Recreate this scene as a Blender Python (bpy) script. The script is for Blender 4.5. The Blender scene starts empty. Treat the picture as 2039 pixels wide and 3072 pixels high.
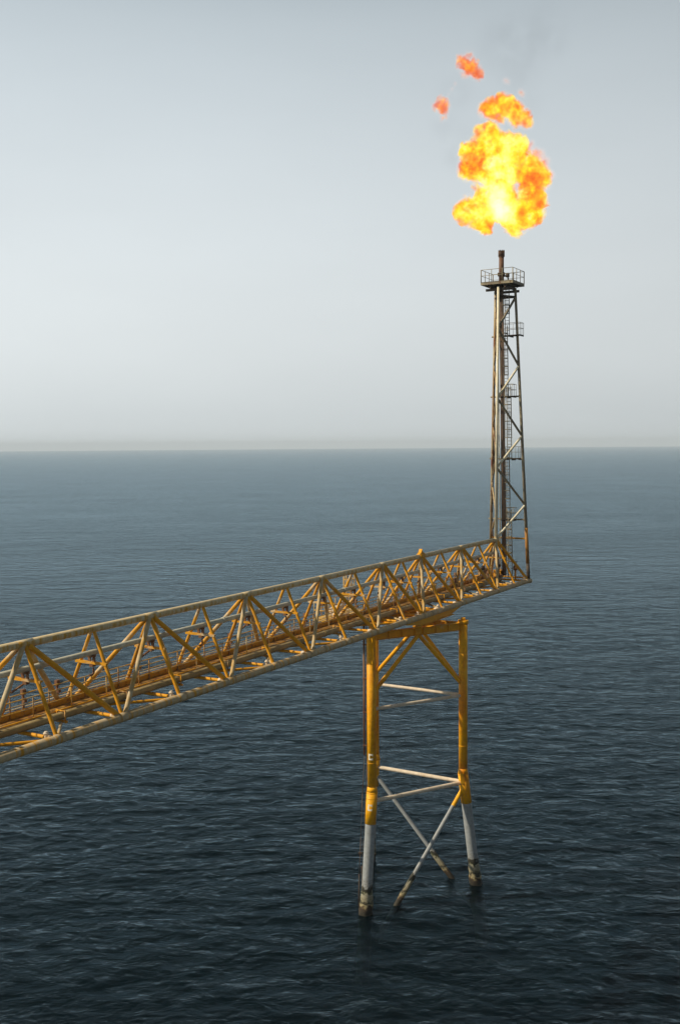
import bpy, bmesh, math, random
import numpy as np
from mathutils import Vector, Matrix
R = math.radians
rnd = random.Random(7)
scn = bpy.context.scene
COL = scn.collection
Z = Vector((0, 0, 1))

# ------------------------------------------------------------------ helpers
def tag(o, label=None, cat=None, group=None, kind=None):
    if label: o['label'] = label
    if cat: o['category'] = cat
    if group: o['group'] = group
    if kind: o['kind'] = kind
    return o

def empty(name, loc, rz=0, label=None, cat=None, group=None):
    o = bpy.data.objects.new(name, None); COL.objects.link(o)
    o.location = loc; o.rotation_euler = (0, 0, rz); o.empty_display_size = 0.5
    return tag(o, label, cat, group)

class MB:
    """collects tubes, boxes and rings for ONE mesh object"""
    def __init__(s): s.v = []; s.f = []; s.sm = []
    def tube(s, p0, p1, r0, r1=None, n=12, caps=True):
        p0 = Vector(p0); p1 = Vector(p1); r1 = r0 if r1 is None else r1
        a = (p1 - p0)
        if a.length < 1e-6: return s
        a.normalize()
        t = Vector((1, 0, 0)) if abs(a.x) < .8 else Vector((0, 1, 0))
        u = a.cross(t).normalized(); w = a.cross(u)
        b = len(s.v)
        for p, r in ((p0, r0), (p1, r1)):
            for i in range(n):
                an = 2 * math.pi * i / n
                s.v.append(p + (u * math.cos(an) + w * math.sin(an)) * r)
        for i in range(n):
            j = (i + 1) % n
            s.f.append((b + i, b + j, b + n + j, b + n + i)); s.sm.append(True)
        if caps:
            s.f.append(tuple(b + i for i in reversed(range(n)))); s.sm.append(False)
            s.f.append(tuple(b + n + i for i in range(n))); s.sm.append(False)
        return s
    def path(s, pts, r, n=8):
        for a, b in zip(pts[:-1], pts[1:]): s.tube(a, b, r, r, n)
        return s
    def lathe(s, prof, n=20, axis=None, org=(0, 0, 0)):
        """profile [(r, z)] revolved about z, sharing rings"""
        org = Vector(org); b = len(s.v)
        for r, z in prof:
            for i in range(n):
                an = 2 * math.pi * i / n
                s.v.append(org + Vector((r * math.cos(an), r * math.sin(an), z)))
        for k in range(len(prof) - 1):
            for i in range(n):
                j = (i + 1) % n
                s.f.append((b + k * n + i, b + k * n + j, b + (k + 1) * n + j, b + (k + 1) * n + i)); s.sm.append(True)
        s.f.append(tuple(b + i for i in reversed(range(n)))); s.sm.append(False)
        k = len(prof) - 1
        s.f.append(tuple(b + k * n + i for i in range(n))); s.sm.append(False)
        return s
    def box(s, c, size, M=None):
        c = Vector(c); h = Vector(size) / 2; b = len(s.v)
        for x in (-1, 1):
            for y in (-1, 1):
                for z in (-1, 1):
                    v = Vector((x * h.x, y * h.y, z * h.z))
                    if M: v = M @ v
                    s.v.append(c + v)
        for f in ((0, 1, 3, 2), (4, 6, 7, 5), (0, 4, 5, 1), (2, 3, 7, 6), (0, 2, 6, 4), (1, 5, 7, 3)):
            s.f.append(tuple(b + i for i in f)); s.sm.append(False)
        return s
    def beam(s, p0, p1, wd, ht):
        p0 = Vector(p0); p1 = Vector(p1); a = (p1 - p0); L = a.length; a.normalize()
        sd = Z.cross(a)
        if sd.length < 1e-4: sd = Vector((1, 0, 0))
        sd.normalize(); up = a.cross(sd)
        M = Matrix((a, sd, up)).transposed()
        return s.box((p0 + p1) / 2, (L, wd, ht), M)
    def ring(s, c, r, t, n=14, N=None, m=6, a0=0, a1=2 * math.pi):
        c = Vector(c); N = Vector(N or (0, 0, 1)).normalized()
        tt = Vector((1, 0, 0)) if abs(N.x) < .8 else Vector((0, 1, 0))
        u = N.cross(tt).normalized(); w = N.cross(u)
        pts = [c + (u * math.cos(a0 + (a1 - a0) * i / n) + w * math.sin(a0 + (a1 - a0) * i / n)) * r for i in range(n + 1)]
        return s.path(pts, t, m)
    def build(s, name, m, parent=None, label=None):
        me = bpy.data.meshes.new(name)
        me.from_pydata([tuple(v) for v in s.v], [], s.f)
        me.polygons.foreach_set('use_smooth', s.sm)
        me.materials.append(m); me.update()
        o = bpy.data.objects.new(name, me); COL.objects.link(o)
        if parent: o.parent = parent
        if label: o['label'] = label
        return o

# ------------------------------------------------------------------ materials
def newmat(name):
    m = bpy.data.materials.new(name); m.use_nodes = True
    nt = m.node_tree; nt.nodes.clear()
    return m, nt, nt.nodes, nt.links

def N(nt, typ, **kw):
    n = nt.nodes.new(typ)
    for k, v in kw.items():
        if k.startswith('_'): setattr(n, k[1:], v)
        else:
            n.inputs[int(k[1:]) if k[0] == 'i' and k[1:].isdigit() else k].default_value = v
    return n

def ramp(nt, stops, interp='LINEAR'):
    n = nt.nodes.new('ShaderNodeValToRGB'); cr = n.color_ramp; cr.interpolation = interp
    while len(cr.elements) < len(stops): cr.elements.new(.5)
    for e, (p, c) in zip(cr.elements, stops):
        e.position = p; e.color = (*c, 1) if len(c) == 3 else c
    return n

def paint(name, c1, c2, rust=(.16, .05, .018), patch=(.45, .6), bands=(5, 1, 1), rustamt=.62, rough=.5, bump=.25, scale=1., top=None):
    """weathered paint: c1 with faded c2 patches, fine rust specks and streaks, all in object space"""
    m, nt, nodes, L = newmat(name)
    out = N(nt, 'ShaderNodeOutputMaterial'); bs = N(nt, 'ShaderNodeBsdfPrincipled', Roughness=rough); bs.inputs['Specular IOR Level'].default_value = .3
    L.new(bs.outputs[0], out.inputs[0])
    tc = N(nt, 'ShaderNodeTexCoord')
    mp = N(nt, 'ShaderNodeMapping'); mp.inputs['Scale'].default_value = tuple(b * scale for b in bands)
    L.new(tc.outputs['Object'], mp.inputs[0])
    n1 = N(nt, 'ShaderNodeTexNoise', Scale=.9, Detail=6., Roughness=.62)
    L.new(mp.outputs[0], n1.inputs[0])
    r1 = ramp(nt, [(patch[0], (0, 0, 0)), (patch[1], (1, 1, 1))]); L.new(n1.outputs[0], r1.inputs[0])
    fac = r1.outputs[0]
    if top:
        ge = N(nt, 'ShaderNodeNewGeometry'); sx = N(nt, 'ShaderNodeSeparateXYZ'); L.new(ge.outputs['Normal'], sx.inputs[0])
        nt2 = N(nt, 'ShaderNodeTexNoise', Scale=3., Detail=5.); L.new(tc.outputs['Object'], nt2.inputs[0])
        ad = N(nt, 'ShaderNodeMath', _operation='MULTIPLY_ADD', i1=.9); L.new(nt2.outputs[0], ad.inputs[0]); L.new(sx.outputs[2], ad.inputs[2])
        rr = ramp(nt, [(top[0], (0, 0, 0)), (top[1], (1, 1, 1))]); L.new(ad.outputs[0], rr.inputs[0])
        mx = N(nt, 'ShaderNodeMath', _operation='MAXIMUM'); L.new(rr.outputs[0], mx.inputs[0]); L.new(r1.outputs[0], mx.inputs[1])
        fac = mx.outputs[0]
    mix1 = N(nt, 'ShaderNodeMix', _data_type='RGBA'); L.new(fac, mix1.inputs[0])
    mix1.inputs[6].default_value = (*c1, 1); mix1.inputs[7].default_value = (*c2, 1)
    # tonal variation
    n3 = N(nt, 'ShaderNodeTexNoise', Scale=3.5 * scale, Detail=8., Roughness=.7); L.new(tc.outputs['Object'], n3.inputs[0])
    r3 = ramp(nt, [(.3, (.72, .68, .62)), (.7, (1.08, 1.08, 1.08))]); L.new(n3.outputs[0], r3.inputs[0])
    mul = N(nt, 'ShaderNodeMix', _data_type='RGBA', _blend_type='MULTIPLY', i0=1.); L.new(mix1.outputs[2], mul.inputs[6]); L.new(r3.outputs[0], mul.inputs[7])
    n2 = N(nt, 'ShaderNodeTexNoise', Scale=2.2 * scale, Detail=9., Roughness=.75); L.new(mp.outputs[0], n2.inputs[0])
    r2 = ramp(nt, [(rustamt, (0, 0, 0)), (rustamt + .08, (1, 1, 1))]); L.new(n2.outputs[0], r2.inputs[0])
    mix2 = N(nt, 'ShaderNodeMix', _data_type='RGBA'); L.new(r2.outputs[0], mix2.inputs[0])
    L.new(mul.outputs[2], mix2.inputs[6]); mix2.inputs[7].default_value = (*rust, 1)
    L.new(mix2.outputs[2], bs.inputs['Base Color'])
    rg = N(nt, 'ShaderNodeMapRange', i3=rough - .08, i4=rough + .35); L.new(n3.outputs[0], rg.inputs[0]); L.new(rg.outputs[0], bs.inputs['Roughness'])
    bp = N(nt, 'ShaderNodeBump', Strength=bump, Distance=.02); L.new(n3.outputs[0], bp.inputs['Height']); L.new(bp.outputs[0], bs.inputs['Normal'])
    return m

YEL = (.71, .335, .008); FAD = (.47, .41, .29); CRM = (.55, .45, .30); ORG = (.60, .28, .012)
M = {}
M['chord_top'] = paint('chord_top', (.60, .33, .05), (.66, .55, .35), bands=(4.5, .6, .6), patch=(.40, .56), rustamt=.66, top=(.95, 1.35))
M['chord_bottom'] = paint('chord_bottom', (.58, .30, .03), (.50, .41, .27), bands=(4.5, .5, .5), patch=(.38, .52), rustamt=.68)
M['yellow'] = paint('yellow_paint', YEL, CRM, patch=(.60, .74), bands=(1, 1, 1), rustamt=.66)
M['yellow_far'] = paint('yellow_paint_worn', (.66, .32, .010), CRM, patch=(.50, .62), bands=(1, 1, 1), rustamt=.60)
M['faded'] = paint('faded_cream_paint', (.50, .30, .07), (.50, .42, .28), patch=(.38, .58), bands=(1, 1, 1), rustamt=.68)
M['orange'] = paint('orange_brown_paint', ORG, (.46, .30, .12), patch=(.56, .7), bands=(2, 2, 2), rustamt=.56)
M['leg_yellow'] = paint('bright_yellow_paint', (.84, .41, .003), (.72, .26, .004), patch=(.48, .62), bands=(.7, .7, .22), rustamt=.72, rough=.42, bump=.1)
M['leg_white'] = paint('splash_zone_grey_paint', (.29, .32, .35), (.25, .27, .28), patch=(.5, .65), bands=(1, 1, .3), rustamt=.76, rough=.45, bump=.1)
M['brace_white'] = paint('cream_brace_paint', (.66, .58, .48), (.60, .42, .18), patch=(.62, .74), bands=(1, 1, 1), rustamt=.72)
M['gaspipe'] = paint('grey_pipe_paint', (.52, .53, .46), (.45, .46, .39), bands=(2, 1, 1), rustamt=.74, patch=(.45, .6))
M['bigpipe'] = paint('olive_grey_pipe', (.27, .21, .10), (.38, .30, .15), bands=(1.5, 1, 1), rustamt=.6, patch=(.4, .6))
M['tower'] = paint('tower_weathered_paint', (.23, .20, .15), (.33, .29, .20), bands=(1, 1, .35), rustamt=.56, patch=(.42, .6), rust=(.12, .055, .03))
M['tower_pale'] = paint('tower_pale_paint', (.74, .70, .56), (.62, .57, .42), bands=(1, 1, .3), rustamt=.7, patch=(.5, .62))
M['tower_rust'] = paint('tower_rusty_paint', (.30, .20, .10), (.42, .35, .22), bands=(1, 1, .3), rustamt=.53, patch=(.45, .6))
M['stack'] = paint('scorched_stack_steel', (.20, .14, .115), (.32, .22, .16), bands=(1, 1, .25), rustamt=.6, patch=(.4, .6), rust=(.22, .10, .05))
M['tip'] = paint('burnt_tip_steel', (.055, .042, .042), (.14, .075, .05), bands=(2, 2, 1), rustamt=.55, patch=(.4, .55))
M['dark'] = paint('dark_fitting_steel', (.05, .045, .04), (.10, .07, .05), bands=(2, 2, 2), rustamt=.58, patch=(.4, .6))
M['rail'] = paint('handrail_paint', (.48, .26, .06), (.36, .27, .16), bands=(3, 3, 3), rustamt=.5, patch=(.45, .6))
M['rail_y'] = paint('yellow_rail_paint', (.62, .36, .05), (.55, .46, .28), bands=(3, 3, 3), rustamt=.62, patch=(.45, .6))
M['sleeve_brown'] = paint('brown_orange_paint', (.36, .17, .03), (.30, .20, .10), bands=(2, 2, 1), rustamt=.56, patch=(.5, .65))
M['shoe'] = paint('rusty_shoe', (.17, .08, .035), (.24, .14, .07), bands=(2, 2, 2), rustamt=.56, patch=(.5, .65))
M['galv'] = paint('galvanised_grating', (.30, .28, .24), (.20, .17, .13), bands=(3, 3, 3), rustamt=.56, patch=(.4, .6))
M['grate'] = paint('rusty_grating', (.30, .155, .03), (.38, .26, .09), bands=(4, 1, 1), rustamt=.5, patch=(.45, .6))
M['riser'] = paint('brown_riser_paint', (.17, .085, .05), (.26, .15, .08), bands=(1, 1, .3), rustamt=.6, patch=(.4, .6))
M['letter'] = paint('white_letter_paint', (.80, .76, .62), (.72, .66, .5), bands=(3, 3, 3), rustamt=.8, patch=(.5, .7))

def growth_depth_shade_mat():
    m, nt, nodes, L = newmat('marine_growth_depth_shade')
    out = N(nt, 'ShaderNodeOutputMaterial'); bs = N(nt, 'ShaderNodeBsdfPrincipled', Roughness=.75); L.new(bs.outputs[0], out.inputs[0])
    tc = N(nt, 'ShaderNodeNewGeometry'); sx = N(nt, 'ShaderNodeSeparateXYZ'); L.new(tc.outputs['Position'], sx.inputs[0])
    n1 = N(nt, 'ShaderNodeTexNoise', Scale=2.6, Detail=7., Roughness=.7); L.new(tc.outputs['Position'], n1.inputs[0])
    # height + noise -> bands of barnacle / bare paint / weed; below water painted darker with depth for lost light
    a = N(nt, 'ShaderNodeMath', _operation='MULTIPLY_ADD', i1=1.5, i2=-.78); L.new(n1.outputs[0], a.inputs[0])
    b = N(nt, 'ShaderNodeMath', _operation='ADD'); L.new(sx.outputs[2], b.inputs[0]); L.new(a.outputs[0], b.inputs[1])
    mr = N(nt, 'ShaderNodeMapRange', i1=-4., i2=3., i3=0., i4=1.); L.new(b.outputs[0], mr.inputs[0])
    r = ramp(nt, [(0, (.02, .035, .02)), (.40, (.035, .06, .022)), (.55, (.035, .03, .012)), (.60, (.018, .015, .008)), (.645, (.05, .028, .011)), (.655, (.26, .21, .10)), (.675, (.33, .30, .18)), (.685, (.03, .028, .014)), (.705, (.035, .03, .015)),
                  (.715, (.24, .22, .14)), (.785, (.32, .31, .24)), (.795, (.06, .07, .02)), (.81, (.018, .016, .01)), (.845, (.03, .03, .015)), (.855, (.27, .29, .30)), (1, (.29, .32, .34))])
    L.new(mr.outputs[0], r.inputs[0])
    n2 = N(nt, 'ShaderNodeTexNoise', Scale=14., Detail=5.); L.new(tc.outputs['Position'], n2.inputs[0])
    r2 = ramp(nt, [(.35, (.55, .5, .45)), (.65, (1.1, 1.1, 1.1))]); L.new(n2.outputs[0], r2.inputs[0])
    mu = N(nt, 'ShaderNodeMix', _data_type='RGBA', _blend_type='MULTIPLY', i0=1.); L.new(r.outputs[0], mu.inputs[6]); L.new(r2.outputs[0], mu.inputs[7])
    L.new(mu.outputs[2], bs.inputs['Base Color'])
    bp = N(nt, 'ShaderNodeBump', Strength=.8, Distance=.06); L.new(n2.outputs[0], bp.inputs['Height']); L.new(bp.outputs[0], bs.inputs['Normal'])
    return m
M['growth_depth_shade'] = growth_depth_shade_mat()

# ------------------------------------------------------------------ camera
cam_d = bpy.data.cameras.new('camera'); cam = bpy.data.objects.new('camera', cam_d); COL.objects.link(cam); scn.camera = cam
cam_d.sensor_fit = 'VERTICAL'; cam_d.sensor_height = 36; cam_d.lens = 3070 / 3072 * 36
cam_d.clip_start = .5; cam_d.clip_end = 60000
pit = R(3.7088); rol = R(.4215)
fw = Vector((0, math.cos(pit), -math.sin(pit))); r0 = Vector((1, 0, 0)); u0 = r0.cross(fw)
Rv = r0 * math.cos(rol) - u0 * math.sin(rol); Uv = r0 * math.sin(rol) + u0 * math.cos(rol)
mw = Matrix((Rv, Uv, -fw)).transposed().to_4x4(); mw.translation = Vector((0, 0, 34)); cam.matrix_world = mw

# ------------------------------------------------------------------ light and sky
SUN_EL = R(41)       # direction (x, y) towards the sun: from the left, a little behind the camera
sdir = Vector((-1, -.16, 0)).normalized() * math.cos(SUN_EL) + Z * math.sin(SUN_EL)
sl = bpy.data.lights.new('sun', 'SUN'); sl.energy = 5.0; sl.angle = R(.8); sl.color = (1, .86, .64)
so = bpy.data.objects.new('sun', sl); COL.objects.link(so); so.rotation_euler = sdir.to_track_quat('Z', 'Y').to_euler(); so.location = (-60, -40, 120)
w = bpy.data.worlds.new('World'); scn.world = w; w.use_nodes = True
nt = w.node_tree; nt.nodes.clear(); L = nt.links
wo = N(nt, 'ShaderNodeOutputWorld'); bg = N(nt, 'ShaderNodeBackground', Strength=.075); L.new(bg.outputs[0], wo.inputs[0])
sky = N(nt, 'ShaderNodeTexSky', _sky_type='NISHITA'); sky.sun_disc = False; sky.sun_elevation = SUN_EL
sky.sun_rotation = math.atan2(sdir.x, sdir.y); sky.air_density = 1.0; sky.dust_density = 5.0; sky.ozone_density = 1.0; sky.altitude = 0
tc = N(nt, 'ShaderNodeTexCoord'); sp = N(nt, 'ShaderNodeSeparateXYZ'); cb = N(nt, 'ShaderNodeCombineXYZ')
mxz = N(nt, 'ShaderNodeMath', _operation='MAXIMUM', i1=.03)
L.new(tc.outputs['Generated'], sp.inputs[0]); L.new(sp.outputs[2], mxz.inputs[0])
L.new(sp.outputs[0], cb.inputs[0]); L.new(sp.outputs[1], cb.inputs[1]); L.new(mxz.outputs[0], cb.inputs[2]); L.new(cb.outputs[0], sky.inputs[0])
# dusty air: the clear-sky blue and the horizon glow are pulled towards one pale grey veil
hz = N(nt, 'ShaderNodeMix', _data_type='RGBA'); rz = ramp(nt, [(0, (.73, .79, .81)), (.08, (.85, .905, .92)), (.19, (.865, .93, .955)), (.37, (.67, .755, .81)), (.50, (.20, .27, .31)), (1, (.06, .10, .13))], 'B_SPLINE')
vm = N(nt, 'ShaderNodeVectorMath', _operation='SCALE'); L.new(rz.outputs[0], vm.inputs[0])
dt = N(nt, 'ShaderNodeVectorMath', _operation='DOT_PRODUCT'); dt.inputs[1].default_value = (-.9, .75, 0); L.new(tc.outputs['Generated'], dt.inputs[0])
back_dim = N(nt, 'ShaderNodeMath', _operation='MULTIPLY_ADD', i1=3.9, i2=8.5); L.new(dt.outputs['Value'], back_dim.inputs[0])  # veil dimmed behind the camera, out of view, to deepen the shaded sides
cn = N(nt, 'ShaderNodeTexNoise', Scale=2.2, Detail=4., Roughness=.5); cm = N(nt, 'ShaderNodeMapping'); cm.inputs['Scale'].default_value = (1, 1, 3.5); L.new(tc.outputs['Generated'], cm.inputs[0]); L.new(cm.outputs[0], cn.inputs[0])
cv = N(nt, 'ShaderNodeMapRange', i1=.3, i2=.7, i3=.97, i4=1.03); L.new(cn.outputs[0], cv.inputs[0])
am = N(nt, 'ShaderNodeMath', _operation='MULTIPLY'); L.new(back_dim.outputs[0], am.inputs[0]); L.new(cv.outputs[0], am.inputs[1]); L.new(am.outputs[0], vm.inputs['Scale'])
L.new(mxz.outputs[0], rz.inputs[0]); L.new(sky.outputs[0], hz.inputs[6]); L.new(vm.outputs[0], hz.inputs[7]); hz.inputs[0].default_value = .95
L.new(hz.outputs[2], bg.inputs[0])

scn.view_settings.view_transform = 'Standard'; scn.view_settings.look = 'None'; scn.view_settings.gamma = 1
scn.view_settings.exposure = 0.0
scn.cycles.max_bounces = 6; scn.cycles.volume_bounces = 3; scn.cycles.transparent_max_bounces = 12
scn.cycles.volume_max_steps = 128
scn.cycles.use_denoising = True

# ------------------------------------------------------------------ haze
def haze():
    m, nt, nodes, L = newmat('haze')
    out = N(nt, 'ShaderNodeOutputMaterial'); pv = N(nt, 'ShaderNodeVolumePrincipled', Density=.00013, Anisotropy=.0)
    pv.inputs['Color'].default_value = (.78, .88, 1.0, 1)
    L.new(pv.outputs[0], out.inputs['Volume'])
    b = MB().box((0, 0, 34.5), (26000, 26000, 95)).build('haze', m)
    tag(b, 'pale dusty haze over the sea', None, None, 'stuff')
haze()

# ------------------------------------------------------------------ sea
def sea():
    H = 34.
    rows = [8, 14, 20, 26, 32, 38, 44, 50]
    r = 54.
    while r < 700:
        rows.append(r); r += max(.14, r * r / (H * 1022) * .7)
    while r < 11500:
        rows.append(r); r *= 1.03
    rows.append(11500.)
    cols = list(np.radians(np.linspace(-24, 24, 700)))          # fine towards +Y
    for a in list(np.linspace(25, 335, 160)): cols.append(math.radians(a))
    rr = np.array(rows)[:, None]; aa = np.array(cols)[None, :]
    X = rr * np.sin(aa); Y = rr * np.cos(aa)
    rng = np.random.default_rng(3)
    dz = np.zeros_like(X); dx = np.zeros_like(X); dy = np.zeros_like(X)
    drow = np.maximum(np.gradient(np.array(rows)), 0.1)[:, None] + 0 * X
    n = 130
    lam = np.exp(rng.uniform(math.log(.45), math.log(6), n))
    ang = rng.normal(math.radians(103), math.radians(44), n)
    # gentle larger swell
    lam[:3] = [23, 17, 14]; ang[:3] = np.radians([100, 112, 88])
    for i in range(n):
        k = 2 * math.pi / lam[i]
        slope = .0112 * (1.0 if lam[i] < 1.8 else (1.8 / lam[i]) ** .7)
        a = slope / k
        ph = k * (X * math.cos(ang[i]) + Y * math.sin(ang[i])) + rng.uniform(0, 6.283)
        fade = np.clip((lam[i] / drow - 2.2) / 2, 0, 1)
        dz += a * fade * np.sin(ph)
        c = a * .7 * fade * np.cos(ph)
        dx += c * math.cos(ang[i]); dy += c * math.sin(ang[i])
    # wave groups: calmer and rougher patches
    X2 = X + dx; Y2 = Y + dy
    V = np.stack([X2, Y2, dz], -1).reshape(-1, 3)
    nr, nc = X.shape
    me = bpy.data.meshes.new('sea')
    i = np.arange(nr - 1)[:, None] * nc; j = np.arange(nc)[None, :]; j2 = (j + 1) % nc
    F = np.stack([i + j, i + nc + j, i + nc + j2, i + j2], -1).reshape(-1, 4)
    F = F[:, ::-1]
    # centre fan
    base = len(V); V = np.vstack([V, [[0, 0, 0]]])
    me.vertices.add(len(V)); me.vertices.foreach_set('co', V.ravel().astype(np.float32))
    fan = np.stack([np.arange(nc), (np.arange(nc) + 1) % nc, np.full(nc, base)], -1)[:, ::-1]
    nl = F.size + fan.size
    me.loops.add(nl); me.loops.foreach_set('vertex_index', np.concatenate([F.ravel(), fan.ravel()]).astype(np.int32))
    me.polygons.add(len(F) + len(fan))
    st = np.concatenate([np.arange(len(F)) * 4, F.size + np.arange(len(fan)) * 3]).astype(np.int32)
    me.polygons.foreach_set('loop_start', st)
    me.update(calc_edges=True); me.validate()
    me.polygons.foreach_set('use_smooth', [True] * len(me.polygons))
    if me.polygons[1000].normal.z < 0: me.flip_normals()
    o = bpy.data.objects.new('sea', me); COL.objects.link(o); tag(o, 'dark rippled open sea', None, None, 'structure')
    m, nt, nodes, L = newmat('sea_water'); me.materials.append(m)
    out = N(nt, 'ShaderNodeOutputMaterial')
    tc = N(nt, 'ShaderNodeNewGeometry')
    def ns(scale, sy, det, rough=.6, rot=0):
        mp = N(nt, 'ShaderNodeMapping'); mp.inputs['Scale'].default_value = (scale, scale * sy, scale); mp.inputs['Rotation'].default_value = (0, 0, rot)
        L.new(tc.outputs['Position'], mp.inputs[0])
        n_ = N(nt, 'ShaderNodeTexNoise', Scale=1., Detail=det, Roughness=rough, Distortion=.35); L.new(mp.outputs[0], n_.inputs[0]); return n_
    a = ns(1.35, 1.15, 7., .68, R(-13)); b = ns(.28, 1.45, 4., .55, R(8)); g = ns(.012, 1.6, 3., .55, R(12))
    gr = N(nt, 'ShaderNodeMapRange', i1=.3, i2=.7, i3=.45, i4=1.5); L.new(g.outputs[0], gr.inputs[0])
    b1 = N(nt, 'ShaderNodeBump', Strength=1., Distance=.13); L.new(a.outputs[0], b1.inputs['Height']); L.new(gr.outputs[0], b1.inputs['Strength'])
    b2 = N(nt, 'ShaderNodeBump', Strength=1., Distance=.5); L.new(b.outputs[0], b2.inputs['Height']); L.new(b1.outputs[0], b2.inputs['Normal'])
    e = ns(.055, 2.2, 4., .6, R(-10)); b3 = N(nt, 'ShaderNodeBump', Strength=1., Distance=.8); L.new(e.outputs[0], b3.inputs['Height']); L.new(b2.outputs[0], b3.inputs['Normal']); b2 = b3
    gl = N(nt, 'ShaderNodeBsdfGlossy', Roughness=.11); gl.inputs[0].default_value = (.54, .70, .80, 1); L.new(b2.outputs[0], gl.inputs['Normal'])
    fr = N(nt, 'ShaderNodeFresnel', IOR=1.15); L.new(b2.outputs[0], fr.inputs['Normal'])
    df = N(nt, 'ShaderNodeBsdfDiffuse'); df.inputs[0].default_value = (.0004, .0046, .0082, 1)
    tr = N(nt, 'ShaderNodeBsdfTransparent'); tr.inputs[0].default_value = (.22, .42, .34, 1)
    mi = N(nt, 'ShaderNodeMixShader', i0=.45); L.new(df.outputs[0], mi.inputs[1]); L.new(tr.outputs[0], mi.inputs[2])
    mo = N(nt, 'ShaderNodeMixShader'); L.new(fr.outputs[0], mo.inputs[0]); L.new(mi.outputs[0], mo.inputs[1]); L.new(gl.outputs[0], mo.inputs[2])
    L.new(mo.outputs[0], out.inputs[0])
    # deep water below
    m2, nt, nodes, L = newmat('deep_water'); out = N(nt, 'ShaderNodeOutputMaterial'); bs = N(nt, 'ShaderNodeBsdfPrincipled', Roughness=1.)
    bs.inputs['Base Color'].default_value = (.006, .022, .028, 1); bs.inputs['Specular IOR Level'].default_value = 0; L.new(bs.outputs[0], out.inputs[0])
    bm = MB(); ring = [(12000 * math.cos(t), 12000 * math.sin(t), -9.) for t in np.linspace(0, 2 * math.pi, 65)[:-1]]
    bm.v = ring; bm.f = [tuple(range(64))]; bm.sm = [False]
    tag(bm.build('seabed', m2), 'dark bottom under the sea', None, None, 'structure')
sea()

# ------------------------------------------------------------------ bridge (local frame: x = along towards the tower end at x = 0, y = to the far side, z up)
TH = .53113899
E0 = Vector((17.355, 94.0, 21.42)); RZ = math.pi / 2 - TH
W, HT = 3.77, 3.99
def BP(s, y, z): return Vector((-s, y, z))
bridge = empty('truss_bridge', E0, RZ, 'long yellow three-chord tubular truss bridge running from lower left to the flare tower', 'bridge')
T = [3.4, 11.1, 18.8, 25.1, 33.45, 41.8, 50.2, 58.5, 66.9, 75.2, 83.5]
B = [7.65, 15.3, 22.2, 29.4, 37.8, 46.1, 54.4, 62.7, 71.0, 79.3]
SE = 88.
def run(a, b, step, y, z, r, n=18):
    mb = MB(); mb.tube(BP(a, y, z), BP(b, y, z), r, r, n); return mb
for y, nm in ((0, 'near'), (W, 'far')):
    mb = MB(); mb.tube(BP(-.25, y, 0), BP(SE, y, 0), .215, .215, 20)
    for s in (0.35, 20.6, 36, 62): mb.tube(BP(s, y, 0), BP(s + .5, y, 0), .222, .222, 20)
    for s in T[:10] + B: mb.tube(BP(s - .35, y, 0), BP(s + .35, y, 0), .2195, .2195, 20).tube(BP(s - .37, y, 0), BP(s - .34, y, 0), .226, .226, 20).tube(BP(s + .34, y, 0), BP(s + .37, y, 0), .226, .226, 20)
    if y == 0: mb.tube(BP(-.42, y, -.06), BP(.05, y, -.02), .235, .235, 16)
    mb.build('bottom_chord', M['chord_bottom'] if y == 0 else M['orange'], bridge, 'grey weathered near lower chord tube' if y == 0 else 'orange brown far lower chord tube')
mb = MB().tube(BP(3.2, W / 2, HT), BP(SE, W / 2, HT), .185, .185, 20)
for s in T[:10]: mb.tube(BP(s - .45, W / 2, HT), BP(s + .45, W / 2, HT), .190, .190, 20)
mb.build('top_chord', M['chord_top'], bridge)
# padeye on the top chord over the support
mb = MB()
prof = [(-.62, .05), (-.5, .22), (-.12, .34), (0, .58), (.14, .34), (.42, .2), (.5, .05)]
for sgn in (-1, 1):
    b0 = len(mb.v)
    for px, pz in prof: mb.v.append(BP(18.8 + px, W / 2 + sgn * .13, HT + pz))
    f = tuple(b0 + i for i in range(len(prof))); mb.f.append(f if sgn < 0 else f[::-1]); mb.sm.append(False)
for i in range(len(prof)):
    j = (i + 1) % len(prof); mb.f.append((i, i + len(prof), j + len(prof), j)); mb.sm.append(False)
mb.tube(BP(18.45, W / 2, HT), BP(19.2, W / 2, HT), .235, .235, 18)
mb.build('lifting_lug', M['yellow'], bridge)
def brace(a, b, r, mat, name='brace'):
    """tube with end stubs; a, b on chord axes"""
    a = Vector(a); b = Vector(b)
    return MB().tube(a, b, r, r, 12, False).build(name, mat, bridge)
ye = .12
for i, t in enumerate(T[:10]):
    for side in (0, 1):
        yb = W * side
        top = lambda o=0.: BP(t + o, W / 2 + (-.09 if side == 0 else .09), HT - .08)
        zb = .1; yb2 = yb + (.06 if side == 0 else -.06)
        # to lower left (s larger)
        brace(top(.16), BP(B[i] - .22, yb2, zb), .115, M['faded'] if side == 0 else M['yellow_far'])
        # straight below the top node
        brace(top(.02), BP(t, yb2, zb), .095, M['yellow'] if side == 0 else M['orange'])
        # to lower right (s smaller)
        rb = B[i - 1] if i else 0.
        brace(top(-.16), BP(rb + (.22 if i else .1), yb2, zb), .13, M['yellow'] if side == 0 else M['faded'])
        # vertical from top chord mid panel down to the lower node
        if i < 9:
            brace(BP(B[i] - .1, W / 2 + (-.09 if side == 0 else .09), HT - .08), BP(B[i], yb2, zb), .09, M['yellow'] if side == 0 else M['yellow_far'])
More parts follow.
